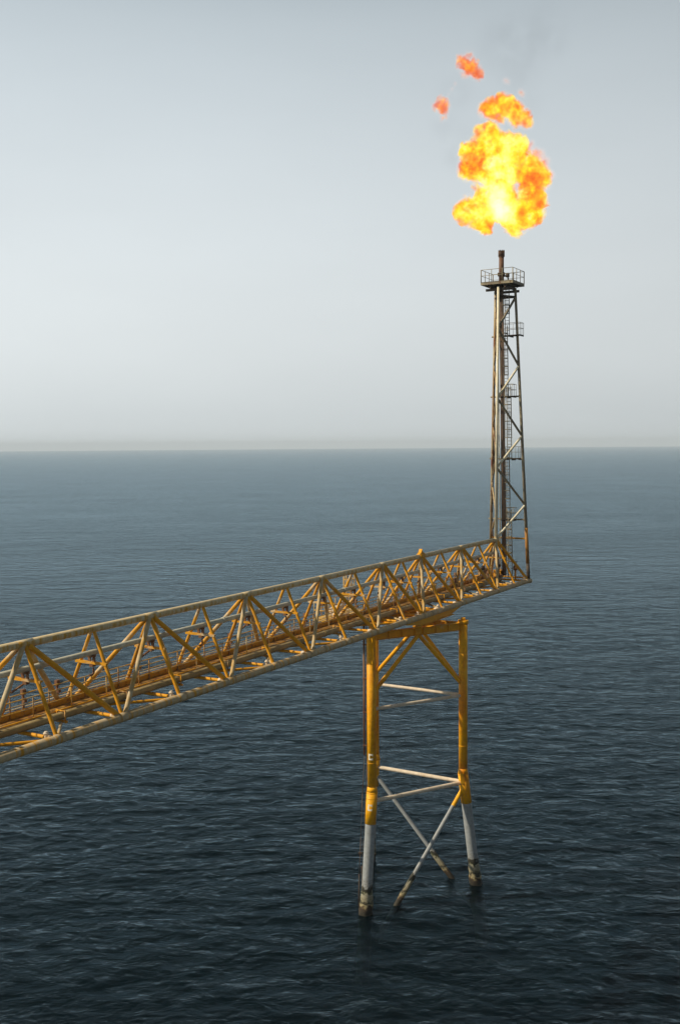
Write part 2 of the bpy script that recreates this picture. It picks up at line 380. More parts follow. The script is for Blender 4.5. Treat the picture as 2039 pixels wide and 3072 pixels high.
# floor members between the lower chords
nodes = [0.] + sorted(T[:10] + B[:9])
for k, s in enumerate(nodes):
    MB().tube(BP(s, .15, -.02), BP(s, W - .15, -.02), .09, .09, 12, False).build('floor_brace', M['yellow'], bridge)
    if k + 1 < len(nodes):
        s2 = nodes[k + 1]
        a, b = ((s + .15, .15), (s2 - .15, W - .15)) if k % 2 else ((s + .15, W - .15), (s2 - .15, .15))
        mb = MB().tube(BP(a[0], a[1], -.03), BP(b[0], b[1], -.03), .075, .075, 12, False)
        mb.build('floor_brace', M['yellow'] if k % 2 else M['faded'], bridge)
# cream sleeves on the floor braces beside the near chord
for k, s in enumerate(nodes):
    o = .45
    mb = MB().tube(BP(s - .02, o, -.02), BP(s - .02, o + .26, -.02), .125, .125, 14)
    mb.build('sleeve', M['brace_white'], bridge)
    mb = MB().tube(BP(s + .45, .22, .0), BP(s + .45, .22, .42), .07, .07, 10).tube(BP(s + .45, .22, .3), BP(s + .45, .22, .36), .12, .12, 12)
    mb.build('vent_stub', M['brace_white'], bridge)
# pipe hangers: cross arms between the two sloping faces, bracket and hook
for k, s in enumerate(sorted(T[:9] + B[:8])):
    z = 2.38; hw = W / 2 * (1 - z / HT) + .06
    mb = MB()
    mb.beam(BP(s, W / 2 - hw - .12, z), BP(s, W / 2 + hw + .22, z), .10, .12)
    mb.beam(BP(s - .22, W / 2 - hw, z - .02), BP(s - .22, W / 2 + hw + .22, z - .02), .06, .08)
    mb.build('hanger_arm', M['yellow_far'], bridge)
    mb = MB()
    mb.beam(BP(s - .13, W / 2, z + .33), BP(s + .13, W / 2, z + .33), .34, .10)
    mb.beam(BP(s, W / 2 - .14, z - .02), BP(s, W / 2 - .14, z + .36), .05, .16)
    mb.beam(BP(s, W / 2 + .14, z - .02), BP(s, W / 2 + .14, z + .36), .05, .16)
    mb.box(BP(s - .05, W / 2, z - .12), (.22, .22, .14))
    if k % 2: mb.path([BP(s - .1, W / 2, z - .25), BP(s - .12, W / 2, z - .5), BP(s + .05, W / 2 - .05, z - .58), BP(s + .28, W / 2 - .08, z - .55)], .05)
    else: mb.beam(BP(s + .9, W / 2 - .1, z - .36), BP(s - .6, W / 2 + .3, z - .12), .07, .07)
    mb.build('pipe_shoe', M['shoe'], bridge)
# walkway with sub-parts
wk = MB()
y0, y1, zw = 2.42, 3.22, .30
for y in (y0, y1): wk.beam(BP(.4, y, zw - .07), BP(SE, y, zw - .07), .06, .15)
s = .6
while s < SE: wk.beam(BP(s, y0 + .04, zw - .06), BP(s, y1 - .04, zw - .06), .05, .08); s += 1.1
walk = wk.build('walkway', M['orange'], bridge)
g = MB(); g.box(BP(SE / 2 + .2, (y0 + y1) / 2, zw + .035), (SE - .4, y1 - y0 - .02, .03)); g.build('grating', M['grate'], walk)
g = MB()
g.box(BP(SE / 2 + .2, y0 - .045, zw + .04), (SE - .4, .012, .10))
g.build('toe_board', M['brace_white'], walk); g = MB(); g.box(BP(SE / 2 + .2, y1 + .06, zw + .15), (SE - .4, .02, .42))
g.build('toe_board', M['orange'], walk)
g = MB()
for z, r in ((1.08, .030), (.58, .024)):
    for y in (y0 - .02, y1 + .02): g.tube(BP(.5, y, zw + z), BP(SE, y, zw + z), r, r, 6)
g.build('handrail', M['rail_y'], walk)
s = 1.2; k = 0
while s < 70:
    g = MB(); g.tube(BP(s, y0 - .02, zw), BP(s, y0 - .02, zw + 1.10), .03, .03, 8); g.box(BP(s, y0 - .02, zw + .05), (.12, .08, .1))
    g.build('rail_post', M['rail_y'] if k % 3 else M['rail'], walk)
    g = MB(); g.tube(BP(s + .6, y1 + .02, zw), BP(s + .6, y1 + .02, zw + 1.10), .03, .03, 8); g.box(BP(s + .6, y1 + .02, zw + .05), (.12, .08, .1))
    g.build('rail_post', M['rail'], walk)
    s += 2.35; k += 1
# cable tray beside far chord (thin black and pale line)
g = MB().box(BP(SE / 2, W - .22, .36), (SE - 3, .16, .05)); g.tube(BP(1.5, W - .25, .41), BP(SE, W - .25, .41), .03, .03, 6)
g.build('cable_tray', M['dark'], bridge)
g = MB().tube(BP(2.5, y1 + .16, .72), BP(SE, y1 + .16, .72), .03, .03, 6); g.build('conduit', M['tower_pale'], bridge)
g = MB().tube(BP(2., 3.42, .16), BP(SE, 3.42, .16), .07, .07, 10).tube(BP(2., 2.34, .42), BP(SE, 2.34, .42), .04, .045, 8); g.build('service_line', M['yellow_far'], bridge)
s = 2.4; k = 0
while s < 66:
    g = MB(); g.beam(BP(s, 1.62, .02), BP(s, 2.36, .02), .12, .1); g.tube(BP(s, 1.72, .05), BP(s, 1.72, .55), .035, .035, 6).tube(BP(s, 2.24, .05), BP(s, 2.24, .55), .035, .035, 6).tube(BP(s, 1.68, .5), BP(s, 2.28, .5), .035, .035, 6)
    g.build('pipe_guide', M['yellow'] if k % 2 else M['rail'], bridge); s += 4.15; k += 1
# girder and bearing block under the support
for y in (0, W):
    mb = MB(); b0 = 0
    pr = [(15.6, -.18), (17.6, -.55), (23.2, -.55), (25.6, -.18)]
    for sg in (-1, 1):
        for s_, z_ in pr: mb.v.append(BP(s_, y + sg * .13, z_))
    mb.f += [(0, 1, 2, 3), (7, 6, 5, 4), (0, 4, 5, 1), (1, 5, 6, 2), (2, 6, 7, 3), (3, 7, 4, 0)]; mb.sm += [False] * 6
    mb.box(BP(20.4, y, -.585), (6.4, .44, .05))
    mb.build('haunch_girder', M['yellow'], bridge)
for s in (18.6, 20.6, 22.6):
    MB().box(BP(s, W / 2, -.36), (.3, W - .3, .36)).build('cross_girder', M['yellow'], bridge)

# sloping plate lamp-like rail boxes on posts (two sign/junction posts on the walkway)
posts = [57.3, 55.2, 49.5, 41.5, 33.2, 26.4, 20.0, 13.2, 9.0]
for i, s in enumerate(posts):
    g = MB(); y = y1 + .16
    g.beam(BP(s, y, zw), BP(s, y, zw + 1.15), .09, .09); g.box(BP(s, y - .02, zw + 1.12), (.22, .16, .26)); g.box(BP(s, y - .12, zw + .75), (.16, .1, .2))
    jb = g.build('junction_box', M['riser'], None)
    jb.parent = None; jb.location = E0; jb.rotation_euler = (0, 0, RZ)
    where = ['at the left photo edge, first of two close posts', 'beside the leftmost one, second of two close posts', 'in the second bay from the left', 'in the third bay from the left',
             'in the fourth bay from the left', 'just right of the caged ladder', 'under the lug on the top chord', 'in the bay right of the lug', 'nearest the flare tower'][i]
    tag(jb, 'rusty junction box on walkway post ' + where, 'junction box', 'junction boxes along the walkway')

# pipes carried by the bridge: things of their own
gp = empty('gas_pipe', E0, RZ, 'light grey gas pipe hung inside the truss below the top chord', 'pipe')
mb = MB().tube(BP(3.3, W / 2, 2.86), BP(SE, W / 2, 2.86), .135, .135, 16); mb.build('pipe_run', M['gaspipe'], gp)
for s in (14, 30.5, 44, 57.5, 71):
    MB().tube(BP(s, W / 2, 2.86), BP(s + .16, W / 2, 2.86), .165, .165, 16).build('flange', M['gaspipe'], gp)
mb = MB().path([BP(3.35, W / 2, 2.86), BP(3.0, W / 2, 2.75), BP(2.8, W / 2, 2.4), BP(2.75, W / 2, .9), BP(2.5, W / 2, .6), BP(1.3, W / 2 + .2, .55)], .12, 12); mb.build('elbow', M['riser'], gp)
bp_ = empty('process_pipe', E0, RZ, 'thick olive grey pipe lying on the bridge floor beside the walkway', 'pipe')
MB().tube(BP(1.9, 1.98, .27), BP(SE, 1.98, .27), .18, .18, 18).build('pipe_run', M['bigpipe'], bp_)
for s in (9, 21, 33, 45, 57, 69): MB().tube(BP(s, 1.98, .27), BP(s + .14, 1.98, .27), .2, .2, 18).build('collar', M['bigpipe'], bp_)

# far side access platform with caged ladder
ap = empty('access_platform', E0, RZ, 'small yellow railed platform with a caged ladder on the far side of the bridge', 'platform')
sA, sB, ya, yb = 23.2, 28.2, W + .28, W + 2.0
g = MB().box(BP((sA + sB) / 2, (ya + yb) / 2, .28), (sB - sA, yb - ya, .05))
for s in (sA, (sA + sB) / 2, sB): g.beam(BP(s, W - .1, .16), BP(s, yb, .16), .1, .16)
for y in (ya, yb): g.beam(BP(sA, y, .17), BP(sB, y, .17), .08, .18)
g.build('deck', M['rail_y'], ap)
g = MB()
for z in (1.4, .85):
    g.path([BP(sA, ya, z), BP(sA, yb, z), BP(sB, yb, z), BP(sB, ya, z)], .028, 6)
for s in np.linspace(sA, sB, 6): g.tube(BP(s, yb, .3), BP(s, yb, 1.4), .03, .03, 6)
for s in (sA, sB): g.tube(BP(s, ya, .3), BP(s, ya, 1.4), .03, .03, 6)
g.build('handrail', M['rail_y'], ap)
lad = MB(); sl_ = 24.4; yl = yb - .35
for o in (-.2, .2): lad.tube(BP(sl_ + o, yl, .3), BP(sl_ + o, yl, 3.1), .03, .03, 6)
for z in np.arange(.55, 3.05, .3): lad.tube(BP(sl_ - .2, yl, z), BP(sl_ + .2, yl, z), .018, .018, 6)
ladder = lad.build('ladder', M['rail_y'], ap)
cg = MB()
for z in np.arange(1.0, 3.2, .42): cg.ring(BP(sl_, yl - .38, z), .4, .025, 12)
for a in np.linspace(0, 2 * math.pi, 9)[:-1]: cg.tube(BP(sl_ + .4 * math.cos(a), yl - .38 + .4 * math.sin(a), 1.), BP(sl_ + .4 * math.cos(a), yl - .38 + .4 * math.sin(a), 3.1), .018, .018, 5)
cg.build('safety_cage', M['rail_y'], ladder)
g = MB().tube(BP(26.0, ya + .7, .72), BP(27.3, ya + .7, .72), .34, .34, 16); g.box(BP(26.3, ya + .7, .4), (.1, .6, .3)); g.box(BP(27.0, ya + .7, .4), (.1, .6, .3))
dr = g.build('storage_drum', M['brace_white'], None); dr.location = E0; dr.rotation_euler = (0, 0, RZ)
tag(dr, 'pale horizontal drum on cradles behind the truss on the railed platform', 'drum')

# ------------------------------------------------------------------ flare tower (same frame as the bridge)
tw = empty('flare_tower', E0, RZ, 'tall slim three-legged lattice flare tower at the end of the bridge', 'tower')
ZT = 26.7
def LW(x, y, z):      # world -> local of the bridge frame
    v = Vector((x, y, z)) - E0
    return Vector((v.x * math.cos(RZ) + v.y * math.sin(RZ), -v.x * math.sin(RZ) + v.y * math.cos(RZ), v.z))
cbase = Vector((-.333 * 3.4, W / 2, 0)); ctop = LW(14.88, 93.7, 48.1)
k_ = .5
bases = {'R': Vector((0, 0, 0)), 'F': Vector((0, W, 0)), 'N': Vector((-3.4, W / 2, 0))}
def leg(nm, z):
    f = z / ZT
    c = cbase.lerp(Vector((ctop.x, ctop.y, 0)), f); c.z = 0
    p = c + (bases[nm] - cbase) * (1 - (1 - k_) * f); p.z = z; return p
zn = {'R': .0, 'F': .0, 'N': HT}
lm = {'R': 'tower', 'F': 'tower_rust', 'N': 'tower_pale'}
lb = {'R': 'brown weathered right leg', 'F': 'rust streaked far leg', 'N': 'pale cream front leg'}
for nm in 'RFN':
    mb = MB().tube(leg(nm, zn[nm]), leg(nm, ZT), .15, .115, 14)
    o = mb.build('leg', M[lm[nm]], tw, lb[nm])
# a mustard painted lower length of the right leg and a scorched foot
MB().tube(leg('R', .0), leg('R', 1.6), .165, .162, 14).build('leg_foot', M['dark'], tw)
MB().tube(leg('R', 1.6), leg('R', 4.9), .16, .157, 14).build('leg_sleeve', M['sleeve_brown'], tw)
def tb(a, b, r, mat, name='brace'):
    MB().tube(a, b, r, r, 10, False).build(name, M[mat], tw)
zz = [('N', 4.1), ('R', 7.0), ('N', 10.5), ('R', 13.35), ('N', 16.75), ('R', 19.7), ('N', 23.0), ('R', 25.9)]
for (a, za), (b, zb_) in zip(zz[:-1], zz[1:]):
    up = zb_ > za
    tb(leg(a, za), leg(b, zb_), .105, 'tower' if a == 'R' else 'tower_pale' if zb_ < 20 else 'tower')
zf = [('F', 4.2), ('N', 6.2), ('F', 9.1), ('N', 11.6), ('F', 14.2), ('N', 17.2), ('F', 19.8), ('N', 22.6), ('F', 25.2)]
for (a, za), (b, zb_) in zip(zf[:-1], zf[1:]): tb(leg(a, za), leg(b, zb_), .085, 'tower_rust')
lv = [5.66, 11.27, 16.96, 22.45]
for z in lv: tb(leg('F', z) + Vector((.0, .28, 0)), leg('R', z), .075, 'tower', 'cross_bar')
for z in (.25, 3.9): tb(leg('F', z), leg('R', z), .08, 'orange', 'cross_bar')
tb(leg('F', 25.9), leg('R', 25.9), .1, 'dark', 'cross_bar'); tb(leg('N', 25.9), leg('R', 25.9), .1, 'dark', 'cross_bar'); tb(leg('F', 25.9), leg('N', 25.9), .1, 'dark', 'cross_bar')
# bottom transition: rest of the front leg is braced to the deck corners (members of the bridge); ladder runs
def local_dirs():
    return Vector((1, 0, 0)), Vector((0, 1, 0))
lx = lambda z: leg('R', z).lerp(leg('F', z), .44) + Vector((-.30, 0, 0))
runs = [(.3, 5.7, .0), (5.6, 11.3, .12), (11.2, 17.0, -.14), (16.9, 22.5, .1), (22.4, 26.2, -.12)]
for i, (za, zb_, off) in enumerate(runs):
    ld = MB()
    def P(z, o): return lx(z) + Vector((0, off + o, 0))
    for o in (-.2, .2): ld.tube(P(za, o), P(zb_ + (.9 if i < 4 else 0), o), .036, .036, 6)
    z = za + .2
    while z < zb_: ld.tube(P(z, -.2), P(z, .2), .022, .022, 5); z += .3
    lo = ld.build('ladder', M['tower'], tw)
    cg = MB(); z = za + 2.0 if i else za + 1.5
    zc = z
    while z < zb_ + .8: cg.ring(P(z, 0) + Vector((-.36, 0, 0)), .37, .03, 12, None, 5); z += .75
    for a in (0, 1, 2, 3, 4, 5, 6):
        an = a * 2 * math.pi / 7
        v = Vector((-.36 + .37 * math.cos(an), .37 * math.sin(an), 0))
        cg.tube(P(zc, 0) + v, P(zb_ + .8, 0) + v, .02, .02, 5)
    cg.build('safety_cage', M['tower'], lo)
# rest platforms
def rest(z, sx, sy, c, rails, name='rest_platform'):
    g = MB().box(c, (sx, sy, .06)); g.beam(c + Vector((-sx / 2, 0, -.09)), c + Vector((sx / 2, 0, -.09)), .1, .12)
    for y in (-sy / 2, sy / 2): g.beam(c + Vector((-sx / 2, y, -.05)), c + Vector((sx / 2, y, -.05)), .05, .14)
    p = g.build(name, M['dark'], tw)
    h = MB(); q = [c + Vector((sx / 2 * a, sy / 2 * b, 0)) for a, b in ((-1, -1), (1, -1), (1, 1), (-1, 1))]
    for zz_ in (1.1, .6):
        h.path([v + Z * zz_ for v in (q if rails == 3 else q + [q[0]])], .02, 5)
    for v in q: h.tube(v, v + Z * 1.1, .022, .022, 6)
    for a, b in ((0, 1), (1, 2), (2, 3)): m_ = (q[a] + q[b]) / 2; h.tube(m_, m_ + Z * 1.1, .018, .018, 5)
    h.build('handrail', M['tower'], p); return p
for z, sy, dy in ((22.45, 2.0, -.45), (16.96, 1.1, -.1), (11.27, 1.25, -.5), (5.66, 1.0, 0)):
    c = lx(z) + Vector((.10, dy, 0)); rest(z, .9, sy, c, 4)
# top platform
zd = 27.12; ct = Vector((ctop.x + .02, ctop.y + .05, zd))
g = MB().box(ct, (2.9, 3.05, .07))
for y in (-1.5, 1.5): g.beam(ct + Vector((-1.45, y, -.1)), ct + Vector((1.45, y, -.1)), .06, .26)
for x in (-1.42, 1.42): g.beam(ct + Vector((x, -1.47, -.1)), ct + Vector((x, 1.47, -.1)), .06, .26)
for y in (-.9, -.3, .35, .95): g.beam(ct + Vector((-1.38, y, -.18)), ct + Vector((1.38, y, -.18)), .08, .22)
tp = g.build('top_platform', M['tower'], tw)
g = MB()
for y in (-.7, .7): g.beam(ct + Vector((-1.3, y, -.42)), ct + Vector((1.3, y, -.42)), .12, .26)
for x in (-1., 1.): g.beam(ct + Vector((x, -1.2, -.66)), ct + Vector((x, 1.2, -.66)), .12, .22)
g.build('support_beam', M['dark'], tp)
h = MB(); a_, b_ = 1.42, 1.5
q = [ct + Vector(v) for v in ((-a_, -b_, 0), (a_, -b_, 0), (a_, b_, 0), (-a_, b_, 0))]
for zz_, r_ in ((1.12, .024), (.6, .02)):
    pts = q + [q[0]]
    h.path([v + Z * zz_ for v in pts], r_, 6)
h.build('handrail', M['tower'], tp)
for i in range(4):
    a, b = q[i], q[(i + 1) % 4]
    for f in (0, 1 / 3, 2 / 3):
        v = a.lerp(b, f); MB().tube(v, v + Z * 1.12, .032 if f else .045, None, 6).build('rail_post', M['tower'], tp)
MB().box(ct + Vector((0, 0, .06)), (0.02, .02, .02)).build('drain', M['dark'], tp)

# flare stack: rusty pipe rising inside the tower
stk = empty('flare_stack', E0, RZ, 'rust brown flare stack pipe rising through the tower to the burner tip', 'flare stack')
s0 = LW(15.15, 94.2, E0.z + .5); s1 = LW(14.70, 93.55, E0.z + 27.)
s0.z = .5; s1.z = 27.2
MB().tube(s0, s1, .2, .19, 18).build('stack_pipe', M['stack'], stk)
mb = MB().tube(s1, s1 + Z * 2.2, .23, .22, 18); mb.build('burner_barrel', M['tip'], stk)
mb = MB().tube(s1 + Z * 2.2, s1 + Z * 2.28, .22, .29, 18).tube(s1 + Z * 2.28, s1 + Z * 2.78, .29, .285, 18)
for a in range(8):
    an = a * math.pi / 4; mb.box(s1 + Vector((.25 * math.cos(an), .25 * math.sin(an), 2.80)), (.06, .06, .1))
mb.build('burner_tip', M['tip'], stk)
mb = MB().tube(s1 + Z * .55, s1 + Z * .68, .34, .34, 18).tube(s1 + Z * .72, s1 + Z * .84, .34, .34, 18); mb.build('flange', M['dark'], stk)
mb = MB().path([s1 + Vector((0, 0, .5)), s1 + Vector((.1, -.55, .55)), s1 + Vector((.1, -.62, .2)), s1 + Vector((.05, -.6, -.2))], .07, 8).tube(s1 + Vector((.1, -.55, .42)), s1 + Vector((.1, -.55, .78)), .17, .17, 12)
mb.build('pilot_line', M['dark'], stk)
for o in ((-.28, .25), (-.3, .05)):
    MB().tube(s0 + Vector((o[0], o[1], 0)), s1 + Vector((o[0], o[1], -.2)), .05, .05, 8).build('pilot_line', M['tower_pale'] if o[1] > .1 else M['dark'], stk)
for z in (5.6, 11.2, 16.9, 22.4):
    c = s0.lerp(s1, (z - .5) / 26.7); MB().tube(c - Z * .07, c + Z * .07, .24, .24, 16).build('clamp', M['dark'], stk)
# drain pipe swinging down the left face
hose = []
for i in range(30):
    z = 26 - i * 22 / 29; hose.append(leg('F', z).lerp(leg('N', z), .35 + .22 * math.sin(z * .62)) + Vector((-.05, 0, 0)))
hs = MB().path(hose, .055, 8).build('drain_hose', M['dark'], None); hs.location = E0; hs.rotation_euler = (0, 0, RZ)
tag(hs, 'dark wavy hose hanging down the left face of the flare tower', 'hose')

# equipment at the foot of the tower
def local_thing(mb, name, mat, label, cat, group=None):
    o = mb.build(name, mat, None); o.location = E0; o.rotation_euler = (0, 0, RZ); return tag(o, label, cat, group)
vt = empty('valve', E0, RZ, 'upright rusty valve with handwheel on the bridge end beside the right tower leg', 'valve')
c = BP(.35, 1.15, .0)
MB().tube(c + Z * .1, c + Z * .95, .09, .09, 10).build('pipe_stub', M['orange'], vt)
b_ = MB().lathe([(.08, .9), (.2, 1.0), (.24, 1.15), (.2, 1.32), (.1, 1.42), (.09, 1.6)], 14, None, (c.x, c.y, 0)); b_.build('valve_body', M['riser'], vt)
hw_ = MB().ring(c + Z * 1.72, .2, .025, 14); hw_.beam(c + Vector((-.2, 0, 1.72)), c + Vector((.2, 0, 1.72)), .03, .03).tube(c + Z * 1.5, c + Z * 1.74, .03, .03, 8); hw_.build('handwheel', M['dark'], vt)
bc = empty('floodlight', E0, RZ, 'dark floodlight bracketed under the gas pipe at the last truss bay', 'floodlight', None)
c = BP(4.5, 1.3, 2.0)
MB().tube(c + Vector((0, 0, .35)), c + Vector((0, .6, .6)), .03, .03, 6).build('bracket', M['dark'], bc)
MB().tube(c, c + Vector((-.28, -.2, -.18)), .12, .24, 14).build('lamp_head', M['dark'], bc)
MB().tube(c + Vector((.25, 0, -1.0)), c + Vector((.25, 0, .0)), .035, .035, 6).build('pole', M['rail'], bc)
b2 = empty('loudspeaker', E0, RZ, 'dark horn loudspeaker on a thin post left of the tower foot', 'loudspeaker')
c = BP(5.4, 2.5, 1.5)
MB().tube(BP(5.4, 2.5, .3), c, .035, .035, 6).build('pole', M['rail'], b2)
MB().tube(c + Vector((-.1, 0, .05)), c + Vector((.3, -.1, .1)), .08, .23, 14).build('horn', M['dark'], b2)
for i, (s, y, sx, sy, sz, mt, lbl) in enumerate([
        (1.1, 2.5, .9, .7, .55, 'orange', 'squat orange equipment skid at the foot of the tower'),
        (3.0, 2.9, .5, .5, .9, 'riser', 'tall rusty cabinet left of the orange skid at the tower foot'),
        (6.2, 2.6, .6, .4, .6, 'orange', 'small orange box on the walkway one bay left of the tower'),
        (9.5, 3.3, .5, .4, .7, 'riser', 'rusty box two bays left of the tower behind the walkway'),
        (13.6, 3.35, .7, .35, .6, 'rail_y', 'yellow box behind the walkway right of the lifting lug')]):
    g = MB().box(BP(s, y, zw + .1 + sz / 2), (sx, sy, sz)); g.box(BP(s, y, zw + .12 + sz), (sx + .08, sy + .08, .04))
    for ox in (-.4, .4):
        for oy in (-.4, .4): g.box(BP(s + sx * ox, y + sy * oy, zw + .06), (.06, .06, .12))
    g.tube(BP(s, y - sy / 2, zw + .1 + sz * .6), BP(s, y - sy / 2 - .08, zw + .1 + sz * .6), .06, .06, 8)
    eq = g.build('equipment_box', M[mt], None); eq.location = E0; eq.rotation_euler = (0, 0, RZ)
    tag(eq, lbl, 'equipment box', 'equipment boxes near the tower')

# ------------------------------------------------------------------ support tripod
A = Vector((2.19, 73.3, 0)); Bq = Vector((9.32, 77.4, 0)); Cq = Vector((2.68, 81.3, 0)); cen = (A + Bq + Cq) / 3
sup = empty('support_tripod', (cen.x, cen.y, 0), 0, 'three-legged yellow tripod jacket standing in the sea under the bridge', 'jacket')
def JL(v): v = Vector(v); return v - Vector((cen.x, cen.y, 0))
def lean(P, z):   # axis of a leg: vertical above the joint, battered below
    zj = 8.7
    if z >= zj: return Vector((P.x, P.y, z))
    o = (P - cen).normalized(); f = (zj - z) / zj
    return Vector((P.x, P.y, z)) + o * 1.0 * f
for P, nm in ((A, 'A'), (Bq, 'B'), (Cq, 'C')):
    top = 20.65
    mb = MB().tube(JL(lean(P, 8.7)), JL(lean(P, top - .12)), .335, .335, 28)
    for z in (10.9, 14.1, 18.2): mb.tube(JL(lean(P, z)), JL(lean(P, z + .05)), .343, .343, 28)
    lg = mb.build('leg', M['leg_yellow'], sup)
    MB().tube(JL(lean(P, top - .3)), JL(lean(P, top)), .40, .40, 28).tube(JL(lean(P, top)), JL(lean(P, top + .2)), .2, .17, 16).build('cap', M['leg_yellow'], lg)
    # sleeve, cone joint
    mb = MB().tube(JL(lean(P, 9.15)), JL(lean(P, 8.75)), .337, .40, 28).tube(JL(lean(P, 8.75)), JL(lean(P, 6.45)), .40, .40, 28)
    for z in (8.72, 8.3): mb.tube(JL(lean(P, z)), JL(lean(P, z - .06)), .41, .41, 28)
    if P is Bq: mb.beam(JL(lean(P, 8.9)) + Vector((-.15, -.42, 0)), JL(lean(P, 8.1)) + Vector((-.15, -.42, 0)), .3, .3)
    mb.build('sleeve', M['leg_yellow'], lg)
    MB().tube(JL(lean(P, 6.45)), JL(lean(P, 2.5)), .385, .385, 28, False).build('splash_zone', M['leg_white'], lg)
    # growth: slightly thicker, irregular
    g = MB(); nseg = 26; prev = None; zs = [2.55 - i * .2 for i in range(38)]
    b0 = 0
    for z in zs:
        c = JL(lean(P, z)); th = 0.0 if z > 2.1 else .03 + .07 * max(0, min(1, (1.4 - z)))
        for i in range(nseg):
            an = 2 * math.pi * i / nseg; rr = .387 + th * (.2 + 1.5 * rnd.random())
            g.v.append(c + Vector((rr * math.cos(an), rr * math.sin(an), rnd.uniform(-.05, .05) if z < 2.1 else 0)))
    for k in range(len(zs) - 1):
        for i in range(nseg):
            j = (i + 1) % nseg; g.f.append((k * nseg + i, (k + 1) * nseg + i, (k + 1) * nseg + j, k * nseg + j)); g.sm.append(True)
    g.build('marine_growth_depth_shade', M['growth_depth_shade'], lg)
def jb(a, b, r, mat, name='brace'):
    return MB().tube(JL(a), JL(b), r, r, 16, False).build(name, M[mat], sup)
def shorten(a, b, da, db):
    v = (b - a).normalized(); return a + v * da, b - v * db
for z, r_, mt in ((14.85, .125, 'brace_white'), (8.05, .15, 'brace_white')):
    for p, q_ in ((A, Bq), (Cq, Bq), (A, Cq)):
        a, b = shorten(lean(p, z), lean(q_, z - .0), .3, .3); jb(a, b, r_, mt, 'horizontal_brace')
# top beams
for p, q_ in ((A, Bq), (Cq, Bq), (A, Cq)):
    a, b = shorten(lean(p, 20.2), lean(q_, 20.2), .3, .3)
    mb = MB().beam(JL(a), JL(b), .10, .5).beam(JL(a + Z * .265), JL(b + Z * .265), .42, .03).beam(JL(a - Z * .265), JL(b - Z * .265), .42, .03)
    for f in (.15, .3, .45, .55, .7, .85):
        mb.box(JL(a.lerp(b, f)), (.06, .4, .49), Matrix.Rotation(math.atan2((b - a).y, (b - a).x), 3, 'Z'))
    mb.build('cap_beam', M['yellow'], sup)
for p, q_ in ((A, Bq), (Cq, Bq), (A, Cq)):
    m_ = (p + q_) / 2 + Z * 19.93
    for e in (p, q_):
        a, b = shorten(m_, lean(e, 15.6 if e is not A else 15.9), .05, .3); jb(a, b, .15, 'leg_yellow', 'diagonal_brace')
# bearing blocks carrying the bridge girders
for s in (18.9, 21.9):
    for y in (0.0, W):
        c = E0 + Matrix.Rotation(RZ, 3, 'Z') @ BP(s, y, 0)
# cross beam between AB and CB beams under the bridge
p1 = (A + Bq) / 2; p2 = (Cq + Bq) / 2
MB().beam(JL(Vector((p1.x, p1.y, 20.64)) - (p2 - p1) * .1), JL(Vector((p2.x, p2.y, 20.64)) + (p2 - p1) * .1), .5, .28).build('bearing_beam', M['yellow'], sup)
# lower X diagonals going down into the water
def xdiag(p, q_, z0, z1, split):
    a = lean(p, z0); bfull = lean(q_, z1); a, b = shorten(a, bfull, .35, 0)
    def at(z): return a + (b - a) * ((z - a.z) / (b.z - a.z))
    o = jb(at(z0 - .05) if split == 0 else at(split), at(2.3), .155, 'leg_white', 'diagonal_brace')
    if split: MB().tube(JL(a), JL(at(split)), .157, .157, 16, False).build('painted_end', M['leg_yellow'], o)
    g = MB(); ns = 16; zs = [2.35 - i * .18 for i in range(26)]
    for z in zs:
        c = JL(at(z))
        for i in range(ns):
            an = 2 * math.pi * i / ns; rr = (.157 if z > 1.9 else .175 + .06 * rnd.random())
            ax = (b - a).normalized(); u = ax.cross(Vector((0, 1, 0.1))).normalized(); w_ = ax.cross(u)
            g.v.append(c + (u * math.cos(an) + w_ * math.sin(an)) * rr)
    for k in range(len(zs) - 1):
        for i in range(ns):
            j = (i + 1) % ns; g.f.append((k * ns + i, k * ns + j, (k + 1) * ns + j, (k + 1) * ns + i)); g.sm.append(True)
    g.build('marine_growth_depth_shade', M['growth_depth_shade'], o)
xdiag(Bq, A, 7.75, -3.6, 6.4); xdiag(Cq, Bq, 7.55, -2.6, 0); xdiag(A, Cq, 7.6, -3.2, 0)
# white letter marks C on the near leg
def letterC(z, r, hgt, wid, az0):
    g = MB(); ax = JL(lean(A, z))
    t = wid / r / 2; st = .12
    def patch(a0, a1, z0, z1, n=4):
        for i in range(n):
            b0 = len(g.v)
            for aa_, zz_ in ((a0 + (a1 - a0) * i / n, z0), (a0 + (a1 - a0) * (i + 1) / n, z0), (a0 + (a1 - a0) * (i + 1) / n, z1), (a0 + (a1 - a0) * i / n, z1)):
                c = JL(lean(A, zz_)); g.v.append(c + Vector((r * math.cos(aa_), r * math.sin(aa_), 0)))
            g.f.append((b0, b0 + 1, b0 + 2, b0 + 3)); g.sm.append(False)
    patch(az0 - t, az0 - t + st / r, z - hgt / 2, z + hgt / 2, 2)
    patch(az0 - t + st / r, az0 + t, z + hgt / 2 - st, z + hgt / 2)
    patch(az0 - t + st / r, az0 + t, z - hgt / 2, z - hgt / 2 + st)
    patch(az0 + t - st * .75 / r, az0 + t, z + hgt / 2 - st * 1.25, z + hgt / 2 - st, 1)
    patch(az0 + t - st * .75 / r, az0 + t, z - hgt / 2 + st, z - hgt / 2 + st * 1.25, 1)
    return g
for z, r in ((11.42, .341), (7.72, .406)):
    letterC(z, r, .46, .36, R(-92 - 17)).build('letter_mark', M['letter'], sup)

